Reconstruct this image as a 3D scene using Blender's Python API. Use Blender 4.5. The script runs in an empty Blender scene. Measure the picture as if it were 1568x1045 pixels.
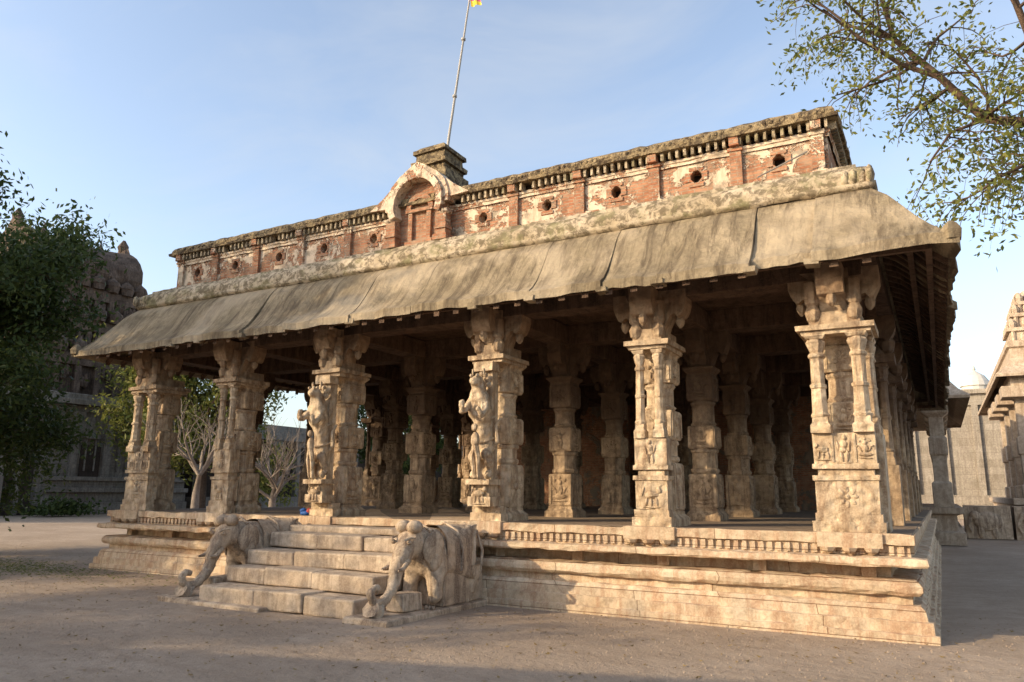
import bpy, math, random
import numpy as np
from mathutils import Vector, Matrix, noise
random.seed(7); rng=np.random.default_rng(7)
S=bpy.context.scene
COL=S.collection
# ------------------------------------------------------------ materials
def newmat(name):
    m=bpy.data.materials.new(name); m.use_nodes=True
    nt=m.node_tree; nt.nodes.clear()
    out=nt.nodes.new('ShaderNodeOutputMaterial'); b=nt.nodes.new('ShaderNodeBsdfPrincipled')
    b.inputs['Roughness'].default_value=.9
    b.inputs['Specular IOR Level'].default_value=.2
    nt.links.new(b.outputs[0],out.inputs[0])
    return m,nt,b
class N:
    def __init__(s,nt): s.nt=nt
    def n(s,t,**k):
        x=s.nt.nodes.new(t)
        for a,v in k.items(): setattr(x,a,v)
        return x
    def l(s,a,b): s.nt.links.new(a,b)
    def pos(s,scale=(1,1,1)):
        g=s.n('ShaderNodeNewGeometry'); m=s.n('ShaderNodeMapping'); m.inputs['Scale'].default_value=scale
        s.l(g.outputs['Position'],m.inputs[0]); return m.outputs[0]
    def noise(s,v,scale,detail=5,rough=.6,dist=0):
        x=s.n('ShaderNodeTexNoise'); x.inputs['Scale'].default_value=scale; x.inputs['Detail'].default_value=min(detail,5)
        x.inputs['Roughness'].default_value=rough; x.inputs['Distortion'].default_value=dist; s.l(v,x.inputs['Vector']); return x.outputs[0]
    def ramp(s,f,stops):
        x=s.n('ShaderNodeValToRGB'); e=x.color_ramp.elements
        while len(e)<len(stops): e.new(.5)
        for i,(p,c) in enumerate(stops):
            e[i].position=p; e[i].color=(c,c,c,1) if not isinstance(c,tuple) else (*c,1)
        s.l(f,x.inputs[0]); return x.outputs[0]
    def mix(s,f,a,b,mode='MIX'):
        x=s.n('ShaderNodeMix',data_type='RGBA',blend_type=mode)
        for i,v in ((0,f),(6,a),(7,b)):
            if isinstance(v,(int,float)): x.inputs[i].default_value=v
            elif isinstance(v,tuple): x.inputs[i].default_value=(*v,1)
            else: s.l(v,x.inputs[i])
        return x.outputs[2]
    def math(s,op,a,b=0):
        x=s.n('ShaderNodeMath',operation=op)
        for i,v in ((0,a),(1,b)):
            if isinstance(v,(int,float)): x.inputs[i].default_value=v
            else: s.l(v,x.inputs[i])
        return x.outputs[0]
    def bump(s,h,b,strength=.5,dist=.02,prev=None):
        x=s.n('ShaderNodeBump'); x.inputs['Strength'].default_value=strength; x.inputs['Distance'].default_value=dist
        s.l(h,x.inputs['Height'])
        if prev is not None: s.l(prev,x.inputs['Normal'])
        s.l(x.outputs[0],b.inputs['Normal']); return x.outputs[0]
    def wallco(s,sx=1,sz=1):
        g=s.n('ShaderNodeNewGeometry'); sp=s.n('ShaderNodeSeparateXYZ'); s.l(g.outputs['Position'],sp.inputs[0])
        a=s.math('ADD',sp.outputs[0],sp.outputs[1]); c=s.n('ShaderNodeCombineXYZ')
        s.l(s.math('MULTIPLY',a,sx),c.inputs[0]); s.l(s.math('MULTIPLY',sp.outputs[2],sz),c.inputs[1]); return c.outputs[0]
def stone(name,c1,c2,dark,stain=.5,bump=.5,carve=0,joints=None,scale=1,carvescale=9,grime_shade=None,gf=.6):
    m,nt,b=newmat(name); k=N(nt); p=k.pos()
    n1=k.noise(p,1.3*scale,5,.7); n2=k.noise(p,9*scale,5,.7); n3=k.noise(p,45*scale,3,.7)
    st=k.noise(k.pos((3.4,3.4,.45)),1.6*scale,5,.75,.6)
    c=k.mix(k.ramp(n1,[(.38,0.),(.6,1.)]),c1,c2)
    c=k.mix(k.math('MULTIPLY',k.ramp(n2,[(.42,0.),(.64,1.)]),.65),c,tuple(v*.55 for v in c1))
    c=k.mix(k.math('MULTIPLY',k.ramp(st,[(.47,0.),(.6,1.)]),stain),c,dark)
    c=k.mix(k.math('MULTIPLY',k.ramp(n3,[(.45,0.),(.75,1.)]),.4),c,tuple(min(1,v*1.22) for v in c2))
    if grime_shade:   # above this height: soot on carved stone, painted interior dimness on inner stone
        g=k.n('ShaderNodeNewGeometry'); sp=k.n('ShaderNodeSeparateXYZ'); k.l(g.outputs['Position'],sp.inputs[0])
        zz=k.math('ADD',sp.outputs[2],k.math('MULTIPLY',n1,1.2)); mr=k.n('ShaderNodeMapRange'); k.l(zz,mr.inputs[0]); mr.inputs[1].default_value=grime_shade+.6; mr.inputs[2].default_value=grime_shade+1.3
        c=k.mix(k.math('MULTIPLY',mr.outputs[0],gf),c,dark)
    h=k.math('ADD',k.math('MULTIPLY',n2,.7),k.math('MULTIPLY',n3,.3))
    prev=k.bump(h,b,bump,.035)
    if carve:
        v=k.n('ShaderNodeTexVoronoi',feature='SMOOTH_F1'); v.inputs['Scale'].default_value=carvescale
        k.l(k.pos((1,1,1)),v.inputs['Vector'])
        prev=k.bump(v.outputs['Distance'],b,carve,.06,prev)
        c=k.mix(k.math('MULTIPLY',k.ramp(v.outputs['Distance'],[(.35,0.),(.75,1.)]),.45),c,dark)
    if joints:
        br=k.n('ShaderNodeTexBrick'); k.l(k.wallco(),br.inputs['Vector']); br.inputs['Scale'].default_value=1
        br.inputs['Brick Width'].default_value=joints[0]; br.inputs['Row Height'].default_value=joints[1]
        br.inputs['Mortar Size'].default_value=.006; br.inputs['Color1'].default_value=(.82,.8,.78,1); br.inputs['Color2'].default_value=(1,1,1,1)
        br.inputs['Mortar'].default_value=(.4,.34,.3,1); br.inputs['Mortar Smooth'].default_value=.3
        c=k.mix(1.,c,br.outputs['Color'],'MULTIPLY')
        k.bump(k.math('SUBTRACT',1,br.outputs['Fac']),b,.4,.02,prev)
    k.l(c,b.inputs['Base Color']); return m
M={}
M['base']=stone('platform_stone',(.62,.46,.30),(.70,.56,.40),(.38,.19,.10),.55,.7,0,(2.3,.31))
M['step']=stone('stair_stone',(.46,.35,.25),(.58,.46,.34),(.21,.145,.10),.55,.8,0)
M['pier']=stone('carved_stone',(.56,.415,.265),(.68,.535,.37),(.20,.12,.07),.7,.8,.9,grime_shade=3.5,gf=.75)
M['pierp']=stone('plain_stone',(.46,.35,.25),(.55,.44,.33),(.22,.14,.09),.55,.7)
M['inner']=stone('inner_stone',(.38,.26,.155),(.50,.365,.235),(.09,.055,.036),.65,.7,.7,grime_shade=2.55,gf=.85)  # dark upper part paints the hall's dimness into the colour
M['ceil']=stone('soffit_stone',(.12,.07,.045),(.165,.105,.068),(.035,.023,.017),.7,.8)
M['eleph']=stone('elephant_stone',(.46,.34,.235),(.60,.47,.34),(.13,.085,.06),.75,.9,0)
M['grey']=stone('grey_granite',(.20,.18,.155),(.29,.26,.225),(.09,.075,.062),.55,.6,0,(2.2,.6))
M['cwall']=stone('courtyard_masonry',(.30,.26,.21),(.38,.33,.27),(.16,.13,.10),.5,.6,0,(1.6,.5))
M['tower']=stone('tower_stone',(.10,.068,.05),(.17,.12,.09),(.032,.023,.018),.7,.9,.9,None,1,1.6)
M['floor']=stone('floor_stone',(.24,.175,.12),(.31,.235,.165),(.12,.08,.06),.5,.4)
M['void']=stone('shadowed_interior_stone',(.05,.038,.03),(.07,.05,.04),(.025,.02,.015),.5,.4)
m,nt,b=newmat('eave_concrete'); k=N(nt); p=k.pos()
n1=k.noise(p,.9,5,.7,.3); st=k.noise(k.pos((3.5,.35,.6)),2.2,5,.75,.6); n2=k.noise(p,14,5,.7); n3=k.noise(p,.45,4,.6); n4=k.noise(p,2.4,5,.7,.4)
c=k.mix(k.ramp(n1,[(.38,0.),(.6,1.)]),(.22,.17,.105),(.34,.265,.17))
c=k.mix(k.math('MULTIPLY',k.ramp(st,[(.46,0.),(.62,1.)]),.8),c,(.085,.06,.038))
c=k.mix(k.math('MULTIPLY',k.ramp(n4,[(.5,0.),(.64,1.)]),.55),c,(.12,.09,.06))
c=k.mix(k.math('MULTIPLY',k.ramp(n2,[(.45,0.),(.75,1.)]),.5),c,(.13,.10,.065))
c=k.mix(k.math('MULTIPLY',k.ramp(n3,[(.52,0.),(.6,1.)]),.5),c,(.44,.35,.24))
k.l(c,b.inputs['Base Color']); pv=k.bump(n2,b,.7,.03); k.bump(n1,b,.5,.14,pv); M['eave']=m
m,nt,b=newmat('lichen_coping'); k=N(nt); p=k.pos()
n2=k.noise(p,6,5,.8,.5); n1=k.noise(p,1.5,5,.6)
v=k.n('ShaderNodeTexVoronoi'); v.inputs['Scale'].default_value=16; k.l(p,v.inputs['Vector'])
c=k.mix(k.ramp(n2,[(.45,0.),(.58,1.)]),(.07,.048,.03),(.31,.23,.13))
c=k.mix(k.math('MULTIPLY',k.ramp(n1,[(.5,0.),(.65,1.)]),.5),c,(.14,.11,.07))
c=k.mix(k.math('MULTIPLY',k.ramp(v.outputs['Distance'],[(.2,1.),(.45,0.)]),.35),c,(.44,.34,.19))
k.l(c,b.inputs['Base Color']); k.bump(n2,b,.9,.04); M['cope']=m
m,nt,b=newmat('mossy_plaster'); k=N(nt); p=k.pos()
n2=k.noise(p,7,5,.75,.4); n1=k.noise(p,1.1,5,.65)
v=k.n('ShaderNodeTexVoronoi'); v.inputs['Scale'].default_value=5; k.l(k.pos((1,.6,1)),v.inputs['Vector'])
c=k.mix(k.ramp(n1,[(.4,0.),(.62,1.)]),(.38,.295,.19),(.52,.42,.30))
c=k.mix(k.math('MULTIPLY',k.ramp(n2,[(.45,0.),(.56,1.)]),.85),c,(.12,.09,.055))
n4=k.noise(p,2.6,5,.7); c=k.mix(k.math('MULTIPLY',k.ramp(n4,[(.50,0.),(.64,1.)]),.7),c,(.19,.17,.08))
k.l(c,b.inputs['Base Color']); pv=k.bump(n2,b,.8,.03); k.bump(v.outputs['Distance'],b,.5,.04,pv); M['roll']=m
def brickmat(name,plaster,pc=(.66,.52,.38),nz=1.5):
    m,nt,b=newmat(name); k=N(nt); p=k.pos()
    br=k.n('ShaderNodeTexBrick'); k.l(k.wallco(),br.inputs['Vector']); br.inputs['Scale'].default_value=1
    br.inputs['Brick Width'].default_value=.2; br.inputs['Row Height'].default_value=.055
    br.inputs['Mortar Size'].default_value=.008; br.inputs['Color1'].default_value=(.35,.135,.07,1); br.inputs['Color2'].default_value=(.46,.235,.135,1)
    br.inputs['Mortar'].default_value=(.38,.28,.19,1); br.inputs['Bias'].default_value=.1
    n0=k.noise(p,8,5,.7); n1=k.noise(p,nz,5,.78,.4); n5=k.noise(p,30,4,.6); n6=k.noise(k.pos((3,3,.7)),2.,5,.7); n7=k.noise(p,4,5,.7)
    c=k.mix(k.math('MULTIPLY',k.ramp(n0,[(.4,0.),(.6,1.)]),.7),br.outputs['Color'],(.17,.08,.045))
    c=k.mix(k.math('MULTIPLY',k.ramp(n7,[(.54,0.),(.64,1.)]),.4),c,(.52,.37,.25))
    mask=k.ramp(n1,[(plaster-.02,1.),(plaster+.02,0.)])
    pl=k.mix(k.math('MULTIPLY',k.ramp(n0,[(.42,0.),(.66,1.)]),.5),pc,tuple(v*.62 for v in pc))
    pl=k.mix(k.math('MULTIPLY',k.ramp(n6,[(.48,0.),(.6,1.)]),.5),pl,(.40,.27,.18))
    pl=k.mix(k.math('MULTIPLY',k.ramp(n7,[(.5,0.),(.62,1.)]),.7),pl,(.22,.18,.13))
    c=k.mix(mask,c,pl)
    k.l(c,b.inputs['Base Color'])
    h=k.math('ADD',k.math('MULTIPLY',k.math('SUBTRACT',1,br.outputs['Fac']),k.math('SUBTRACT',1,mask)),k.math('MULTIPLY',mask,1.6))
    pv=k.bump(h,b,.9,.025); k.bump(n5,b,.5,.012,pv); return m
M['wall']=brickmat('plastered_brick',.495,nz=2.2)
M['brick']=brickmat('exposed_brick',.40,nz=3)
M['plas']=brickmat('worn_plaster',.57)
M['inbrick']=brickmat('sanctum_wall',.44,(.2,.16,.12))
m,nt,b=newmat('sandy_earth'); k=N(nt); p=k.pos()
n1=k.noise(p,.35,5,.65,.3); n2=k.noise(p,3.5,5,.75); n3=k.noise(p,60,4,.7); n4=k.noise(p,15,5,.7); n8=k.noise(k.pos((.5,2.,1)),1.3,5,.7,1.)
c=k.mix(k.ramp(n1,[(.38,0.),(.62,1.)]),(.36,.27,.195),(.46,.355,.265))
c=k.mix(k.math('MULTIPLY',k.ramp(n2,[(.45,0.),(.7,1.)]),.5),c,(.27,.195,.14))
c=k.mix(k.math('MULTIPLY',k.ramp(n8,[(.5,0.),(.66,1.)]),.4),c,(.28,.20,.14))
c=k.mix(k.math('MULTIPLY',k.ramp(n3,[(.5,0.),(.72,1.)]),.45),c,(.54,.44,.34))
c=k.mix(k.math('MULTIPLY',k.ramp(n4,[(.56,0.),(.7,1.)]),.4),c,(.2,.145,.1))
k.l(c,b.inputs['Base Color']); pv=k.bump(n2,b,.6,.08); pv=k.bump(n4,b,.7,.03,pv); k.bump(n3,b,.7,.01,pv); M['ground']=m
def leafmat(name,c1,c2):
    m,nt,b=newmat(name); k=N(nt)
    oi=k.n('ShaderNodeNewGeometry'); r=k.noise(k.pos(),1.4,3,.5)
    c=k.mix(k.ramp(k.math('ADD',k.math('MULTIPLY',oi.outputs['Random Per Island'],.6),k.math('MULTIPLY',r,.5)),[(.2,0.),(.85,1.)]),c1,c2)
    k.l(c,b.inputs['Base Color']); b.inputs['Roughness'].default_value=.55
    tr=k.n('ShaderNodeBsdfTranslucent'); k.l(c,tr.inputs[0]); ms=k.n('ShaderNodeMixShader'); ms.inputs[0].default_value=.35
    out=[x for x in nt.nodes if x.type=='OUTPUT_MATERIAL'][0]
    k.l(b.outputs[0],ms.inputs[1]); k.l(tr.outputs[0],ms.inputs[2]); k.l(ms.outputs[0],out.inputs[0]); return m
M['leafd']=leafmat('dark_foliage',(.025,.042,.012),(.075,.10,.026))
M['leafy']=leafmat('yellow_green_foliage',(.08,.11,.025),(.22,.21,.05))
M['bark']=stone('bark',(.09,.055,.036),(.13,.085,.058),(.04,.028,.02),.5,.9,0)
M['barkg']=stone('pale_bark',(.2,.16,.125),(.26,.21,.17),(.1,.08,.07),.5,.9,0)
M['dry']=leafmat('dry_leaf',(.16,.10,.04),(.32,.23,.09))
def flat(name,c,rough=.6):
    m,nt,b=newmat(name); k=N(nt); n=k.noise(k.pos(),12,4,.6)
    k.l(k.mix(k.math('MULTIPLY',n,.4),c,tuple(v*.7 for v in c)),b.inputs['Base Color']); b.inputs['Roughness'].default_value=rough; return m
M['white']=flat('weathered_white_paint',(.55,.52,.47)); M['pole']=flat('pole_paint',(.42,.39,.35)); M['yellow']=flat('yellow_cloth',(.75,.55,.06)); M['pink']=flat('pink_cloth',(.6,.12,.2)); M['steel']=flat('steel_rod',(.2,.18,.16)); M['blue']=flat('blue_cloth',(.03,.10,.32)); M['red']=flat('red_cloth',(.4,.06,.05))
# ------------------------------------------------------------ mesh builder
class MB:
    def __init__(s): s.v=[]; s.f=[]; s.m=[]
    def add(s,vs,fs,mi=0):
        o=len(s.v); s.v+= [tuple(q) for q in vs]; s.f+=[tuple(i+o for i in f) for f in fs]; s.m+=[mi]*len(fs)
    def box(s,x0,x1,y0,y1,z0,z1,mi=0,j=0,M4=None):
        vs=[(x,y,z) for z in (z0,z1) for x,y in ((x0,y0),(x1,y0),(x1,y1),(x0,y1))]
        if j: vs=[(a+random.uniform(-j,j),b_+random.uniform(-j,j),c+random.uniform(-j,j)) for a,b_,c in vs]
        if M4 is not None: vs=[M4@Vector(q) for q in vs]
        s.add(vs,[(3,2,1,0),(4,5,6,7),(0,1,5,4),(1,2,6,5),(2,3,7,6),(3,0,4,7)],mi)
    def lathe(s,cx,cy,prof,n=4,mi=0,rot=None,sx=1,sy=1,M4=None):
        rot=math.pi/n if rot is None else rot; kf=1/math.cos(math.pi/n) if n<=8 else 1
        vs=[];fs=[]
        for r,z in prof:
            for i in range(n):
                a=rot+2*math.pi*i/n; vs.append((cx+r*kf*math.cos(a)*sx,cy+r*kf*math.sin(a)*sy,z))
        for q in range(len(prof)-1):
            for i in range(n): fs.append((q*n+i,q*n+(i+1)%n,(q+1)*n+(i+1)%n,(q+1)*n+i))
        fs.append(tuple(range(n-1,-1,-1))); L=(len(prof)-1)*n; fs.append(tuple(L+i for i in range(n)))
        if M4 is not None: vs=[M4@Vector(q) for q in vs]
        s.add(vs,fs,mi)
    def ball(s,cx,cy,cz,rx,ry,rz,mi=0,n=8,R=None):
        vs=[];fs=[]; h=n//2+1
        for a in range(h+1):
            t=math.pi*a/h
            for i in range(n):
                p=2*math.pi*i/n; q=Vector((rx*math.sin(t)*math.cos(p),ry*math.sin(t)*math.sin(p),rz*math.cos(t)))
                if R is not None: q=R@q
                vs.append((cx+q.x,cy+q.y,cz+q.z))
        for a in range(h):
            for i in range(n): fs.append((a*n+i,(a+1)*n+i,(a+1)*n+(i+1)%n,a*n+(i+1)%n))
        s.add(vs,fs,mi)
    def ring(s,X0,X1,Y0,Y1,prof,mi=0,cap=False,seg=0,wob=0):
        def loop(i,z):
            P=[(X0+i,Y0+i),(X1-i,Y0+i),(X1-i,Y1-i),(X0+i,Y1-i)]; o=[]
            for a in range(4):
                p,q=P[a],P[(a+1)%4]; k=max(1,seg)
                for t in range(k):
                    u=t/k; o.append((p[0]+(q[0]-p[0])*u+(random.gauss(0,wob) if t else 0),p[1]+(q[1]-p[1])*u+(random.gauss(0,wob) if t else 0),z+(random.gauss(0,wob) if t else 0)))
            return o
        vs=[];fs=[]
        for i,z in prof: vs+=loop(i,z)
        n=4*max(1,seg)
        for q in range(len(prof)-1):
            for i in range(n): fs.append((q*n+i,q*n+(i+1)%n,(q+1)*n+(i+1)%n,(q+1)*n+i))
        if cap: L=(len(prof)-1)*n; fs.append(tuple(L+i for i in range(n)))
        s.add(vs,fs,mi)
    def tube(s,pts,rad,n=6,mi=0):
        vs=[];fs=[]; P=[Vector(p) for p in pts]
        for i,p in enumerate(P):
            d=(P[min(i+1,len(P)-1)]-P[max(i-1,0)]).normalized(); a=d.orthogonal().normalized() if i==0 else (a-d*a.dot(d)).normalized()
            bb=d.cross(a)
            for q in range(n):
                t=2*math.pi*q/n; vs.append(p+(a*math.cos(t)+bb*math.sin(t))*rad[i])
        for i in range(len(P)-1):
            for q in range(n): fs.append((i*n+q,i*n+(q+1)%n,(i+1)*n+(q+1)%n,(i+1)*n+q))
        fs.append(tuple(range(n))); L=(len(P)-1)*n; fs.append(tuple(L+q for q in range(n-1,-1,-1)))
        s.add(vs,fs,mi)
    def obj(s,name,mats,parent=None,smooth=False,bevel=0,jit=0):
        me=bpy.data.meshes.new(name)
        if jit: s.v=[(x+random.uniform(-jit,jit),y+random.uniform(-jit,jit),z+random.uniform(-jit,jit)) for x,y,z in s.v]
        me.from_pydata([tuple(q) for q in s.v],[],s.f); me.polygons.foreach_set('material_index',s.m)
        if smooth: me.polygons.foreach_set('use_smooth',[True]*len(s.f))
        for q in mats: me.materials.append(M[q])
        me.update(); o=bpy.data.objects.new(name,me); COL.objects.link(o)
        if bevel:
            md=o.modifiers.new('b','BEVEL'); md.width=bevel; md.segments=2; md.limit_method='ANGLE'; md.angle_limit=math.radians(40)
        if parent: o.parent=parent
        return o
def empty(name,loc=(0,0,0)):
    e=bpy.data.objects.new(name,None); COL.objects.link(e); return e
ctex=bpy.data.textures.new('erosion','CLOUDS'); ctex.noise_scale=.09; ctex.noise_depth=3
def skin(name,chains,mat,parent,T=None,sub=2,ero=.035):
    js,edges=chains; keys=list(js); me=bpy.data.meshes.new(name)
    T=T or Matrix()
    me.from_pydata([T@Vector(js[q][0]) for q in keys],[(keys.index(a),keys.index(b_)) for a,b_ in edges],[])
    me.materials.append(M[mat]); o=bpy.data.objects.new(name,me); COL.objects.link(o)
    o.modifiers.new('skin','SKIN')
    if not me.skin_vertices:
        bpy.context.view_layer.objects.active=o; bpy.ops.mesh.customdata_skin_add()
    sc=T.to_scale()[2]
    for i,q in enumerate(keys):
        d=me.skin_vertices[0].data[i]; d.radius=(js[q][1]*sc,js[q][2]*sc); d.use_root=(i==0)
    o.modifiers['skin'].use_smooth_shade=True
    sb=o.modifiers.new('sub','SUBSURF'); sb.levels=sub; sb.render_levels=sub
    dp=o.modifiers.new('erode','DISPLACE'); dp.texture=ctex; dp.strength=ero; dp.texture_coords='LOCAL'; dp.mid_level=.5
    o.parent=parent; return o
# ------------------------------------------------------------ mandapa
W=15.34; D=18.0; HP=1.136; CX=-W/2
mand=empty('temple_mandapa')
mb=MB()
prof=[(0,-.1),(0,.07),(.045,.075),(.05,.2),(.10,.205),(.12,.32),(.16,.36),(.24,.365),(.24,.455),(.165,.465),(.125,.51),(.125,.57),(.165,.62),(.20,.63),(.46,.635),(.46,.775),(.06,.785),(.04,.81),(.055,.875),(.22,.89),(.22,1.02),(.165,1.025),(.165,HP)]
mb.ring(-W,0,0,D,prof,0,True,90,.007)
x=-W+.3
while x<-.25:
    if not(-9.2<x<-6.4): mb.box(x,x+.055,.187,.23,.905,1.01,0)
    x+=.105
y=.3
while y<D-.3:
    mb.box(-.23,-.187,y,y+.055,.905,1.01,0); y+=.105
x=-W+.6
while x<-.5:
    if not(-9.9<x<-6): mb.box(x,x+.16,.36,.47,.637,.773,0)
    x+=1.27
CXS=[-14.52,-12.0,-9.35,-6.0,-3.35,-.86]
for cx in CXS:
    mb.box(cx-.36,cx+.36,.13,.3,.98,HP+.012,0,.004)
    for q in (-.24,0,.24): mb.lathe(cx+q,.15,[(.01,.9),(.06,.93),(.085,.98)],6,0)
mb.obj('platform',['base'],mand,bevel=.012)
mb=MB(); mb.box(-W+.2,-.2,.2,D-.2,HP,HP+.006,0); mb.obj('floor_paving',['floor'],mand)
def relief(mb,x,y,z,s,nx,ny,mi=0,seed=0,kind=None):
    """shallow, worn figure or rosette carved on a face"""
    r=random.Random(seed*7+3); tx,ty=-ny,nx
    def B(u,w,ru,rw,t=.022,tilt=0):
        R=Matrix.Rotation(math.atan2(ty,tx),3,'Z')@Matrix.Rotation(tilt,3,'Y')
        mb.ball(x+tx*u*s,y+ty*u*s,z+w*s,ru*s,t,rw*s,mi,8,R)
    kind=kind or r.choice(('dancer','rosette','seated','beast','standing'))
    k=r.choice((-1,1))
    if kind=='rosette':
        B(0,.5,.1,.1,.035)
        for a in range(8): B(.24*math.cos(a*.785),.5+.24*math.sin(a*.785),.085,.13,.022,math.pi/2-a*.785)
    elif kind=='seated':
        B(0,.78,.09,.1,.03); B(0,.5,.14,.19,.035); B(0,.26,.32,.09,.035); B(.2,.5,.05,.15,.02,.5); B(-.2,.5,.05,.15,.02,-.5); B(0,.1,.34,.04,.03)
        for a in range(5): B(.3*math.cos(a*.785),.62+.32*math.sin(a*.785),.05,.05,.02)
    elif kind=='beast':
        B(0,.5,.28,.15,.035); B(.3*k,.68,.11,.13,.035); B(-.2,.25,.05,.2,.022,.15); B(.2,.25,.05,.2,.022,-.15); B(0,.25,.04,.18,.02); B(-.34*k,.62,.04,.2,.02,.4*k); B(0,.04,.38,.035,.03)
    else:
        B(.03*k,.86,.08,.1,.035); B(.0,.63,.12,.17,.035); B(-.03*k,.44,.13,.10,.03)
        b_=.28 if kind=='dancer' else .08
        B(.09*k,.23,.065,.23,.028,b_*k); B(-.09*k,.23,.065,.23,.028,-b_*k*.6)
        if kind=='dancer': B(.19*k,.62,.04,.18,.02,.7*k); B(-.2*k,.74,.04,.16,.02,2.3*k)
        else: B(.18*k,.56,.045,.2,.02,.15*k); B(-.18*k,.6,.045,.18,.02,-.2*k)
        B(0,.0,.24,.03,.025)
def cubeblock(mb,cx,cy,h,z0,z1,fig=True,seed=0,faces=((0,-1),(1,0))):
    mb.lathe(cx,cy,[(h*.93,z0),(h,z0+.025),(h,z1-.025),(h*.93,z1)],4)
    for nx,ny in faces:
        tx,ty=abs(ny),abs(nx)
        for q in (-1,1):
            ux=cx+nx*h+tx*q*h*.86; uy=cy+ny*h+ty*q*h*.86
            mb.box(ux-.012-tx*.015,ux+.012+tx*.015,uy-.012-ty*.015,uy+.012+ty*.015,z0+.04,z1-.04)
        if fig: relief(mb,cx+nx*h,cy+ny*h,z0+.04,(z1-z0)-.08,nx,ny,0,seed+nx)
def pier(mb,cx,cy,h=.24,seed=0,top=3.72,fig=True,faces=((0,-1),(1,0))):
    b=HP+.006
    r=random.Random(seed); a=r.uniform(-.06,.06); c=r.uniform(-.05,.05)
    mb.lathe(cx,cy,[(h+.06,b),(h+.06,b+.1),(h+.03,b+.13),(h,b+.16),(h,b+.2)],4)
    cubeblock(mb,cx,cy,h,b+.2,b+.82+a,fig,seed,faces)
    mb.lathe(cx,cy,[(h*.86,b+.82+a),(h*.97,b+.86+a),(h*.97,b+.9+a),(h*.86,b+.92+a),(h*.86,b+1.12),(h*.95,b+1.14),(h*.95,b+1.18),(h*.85,b+1.2)],8)
    cubeblock(mb,cx,cy,h*.97,b+1.2,b+1.62+c,fig,seed+5,faces)
    mb.lathe(cx,cy,[(h*.86,b+1.62+c),(h*.95,b+1.66+c),(h*.82,b+1.7+c),(h*.82,b+1.93),(h*.93,b+1.97),(h*.93,b+2.0),(h*.82,b+2.02)],16)
    cubeblock(mb,cx,cy,h*.95,b+2.02,top-.14,fig,seed+9,faces)
    mb.lathe(cx,cy,[(h*.9,top-.14),(h*.9,top-.1),(h*1.15,top-.03),(h*1.15,top)],4)
def corbel(mb,cx,cy,z,L=.5,w=.17,dirs=((1,0),(-1,0),(0,1),(0,-1))):
    mb.box(cx-w,cx+w,cy-w,cy+w,z,z+.62)
    for dx,dy in dirs:
        px,py=-dy,dx; f=L/.5
        pr=[(0,0),(.17,0),(.2,.05),(.24,.17),(.29,.26),(.34,.27),(.385,.22),(.43,.24),(.47,.32),(.5,.42),(.5,.62),(0,.62)]
        ww=w*.8; vs=[];n=len(pr)
        for sg in (-1,1):
            for d,h in pr: vs.append((cx+dx*d*f+px*ww*sg,cy+dy*d*f+py*ww*sg,z+h))
        fs=[tuple(range(n)),tuple(range(2*n-1,n-1,-1))]+[(i,(i+1)%n,n+(i+1)%n,n+i) for i in range(n)]
        mb.add(vs,fs,0)
        ex,ey=cx+dx*.38*f,cy+dy*.38*f
        mb.lathe(ex,ey,[(.015,z+.08),(.05,z+.12),(.065,z+.18),(.045,z+.26)],8)
def colonnette(mb,cx,cy,r,z0,z1):
    H=z1-z0
    mb.lathe(cx,cy,[(r*1.3,z0),(r*1.3,z0+.1),(r*1.0,z0+.13),(r*1.0,z0+.2)],4)
    mb.lathe(cx,cy,[(r*1.1,z0+.2),(r*1.25,z0+.23),(r,z0+.26),(r*.92,z0+H*.45),(r*1.1,z0+H*.46),(r*1.1,z0+H*.49),(r*.9,z0+H*.5),(r*.88,z1-.3),(r*1.12,z1-.28),(r*1.12,z1-.25),(r*.85,z1-.22),(r*1.2,z1-.12),(r*1.3,z1-.09),(r*1.05,z1-.05)],8)
    mb.lathe(cx,cy,[(r*1.1,z1-.05),(r*1.4,z1-.015),(r*1.4,z1)],4)
FY=.62
mb=MB()
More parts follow.
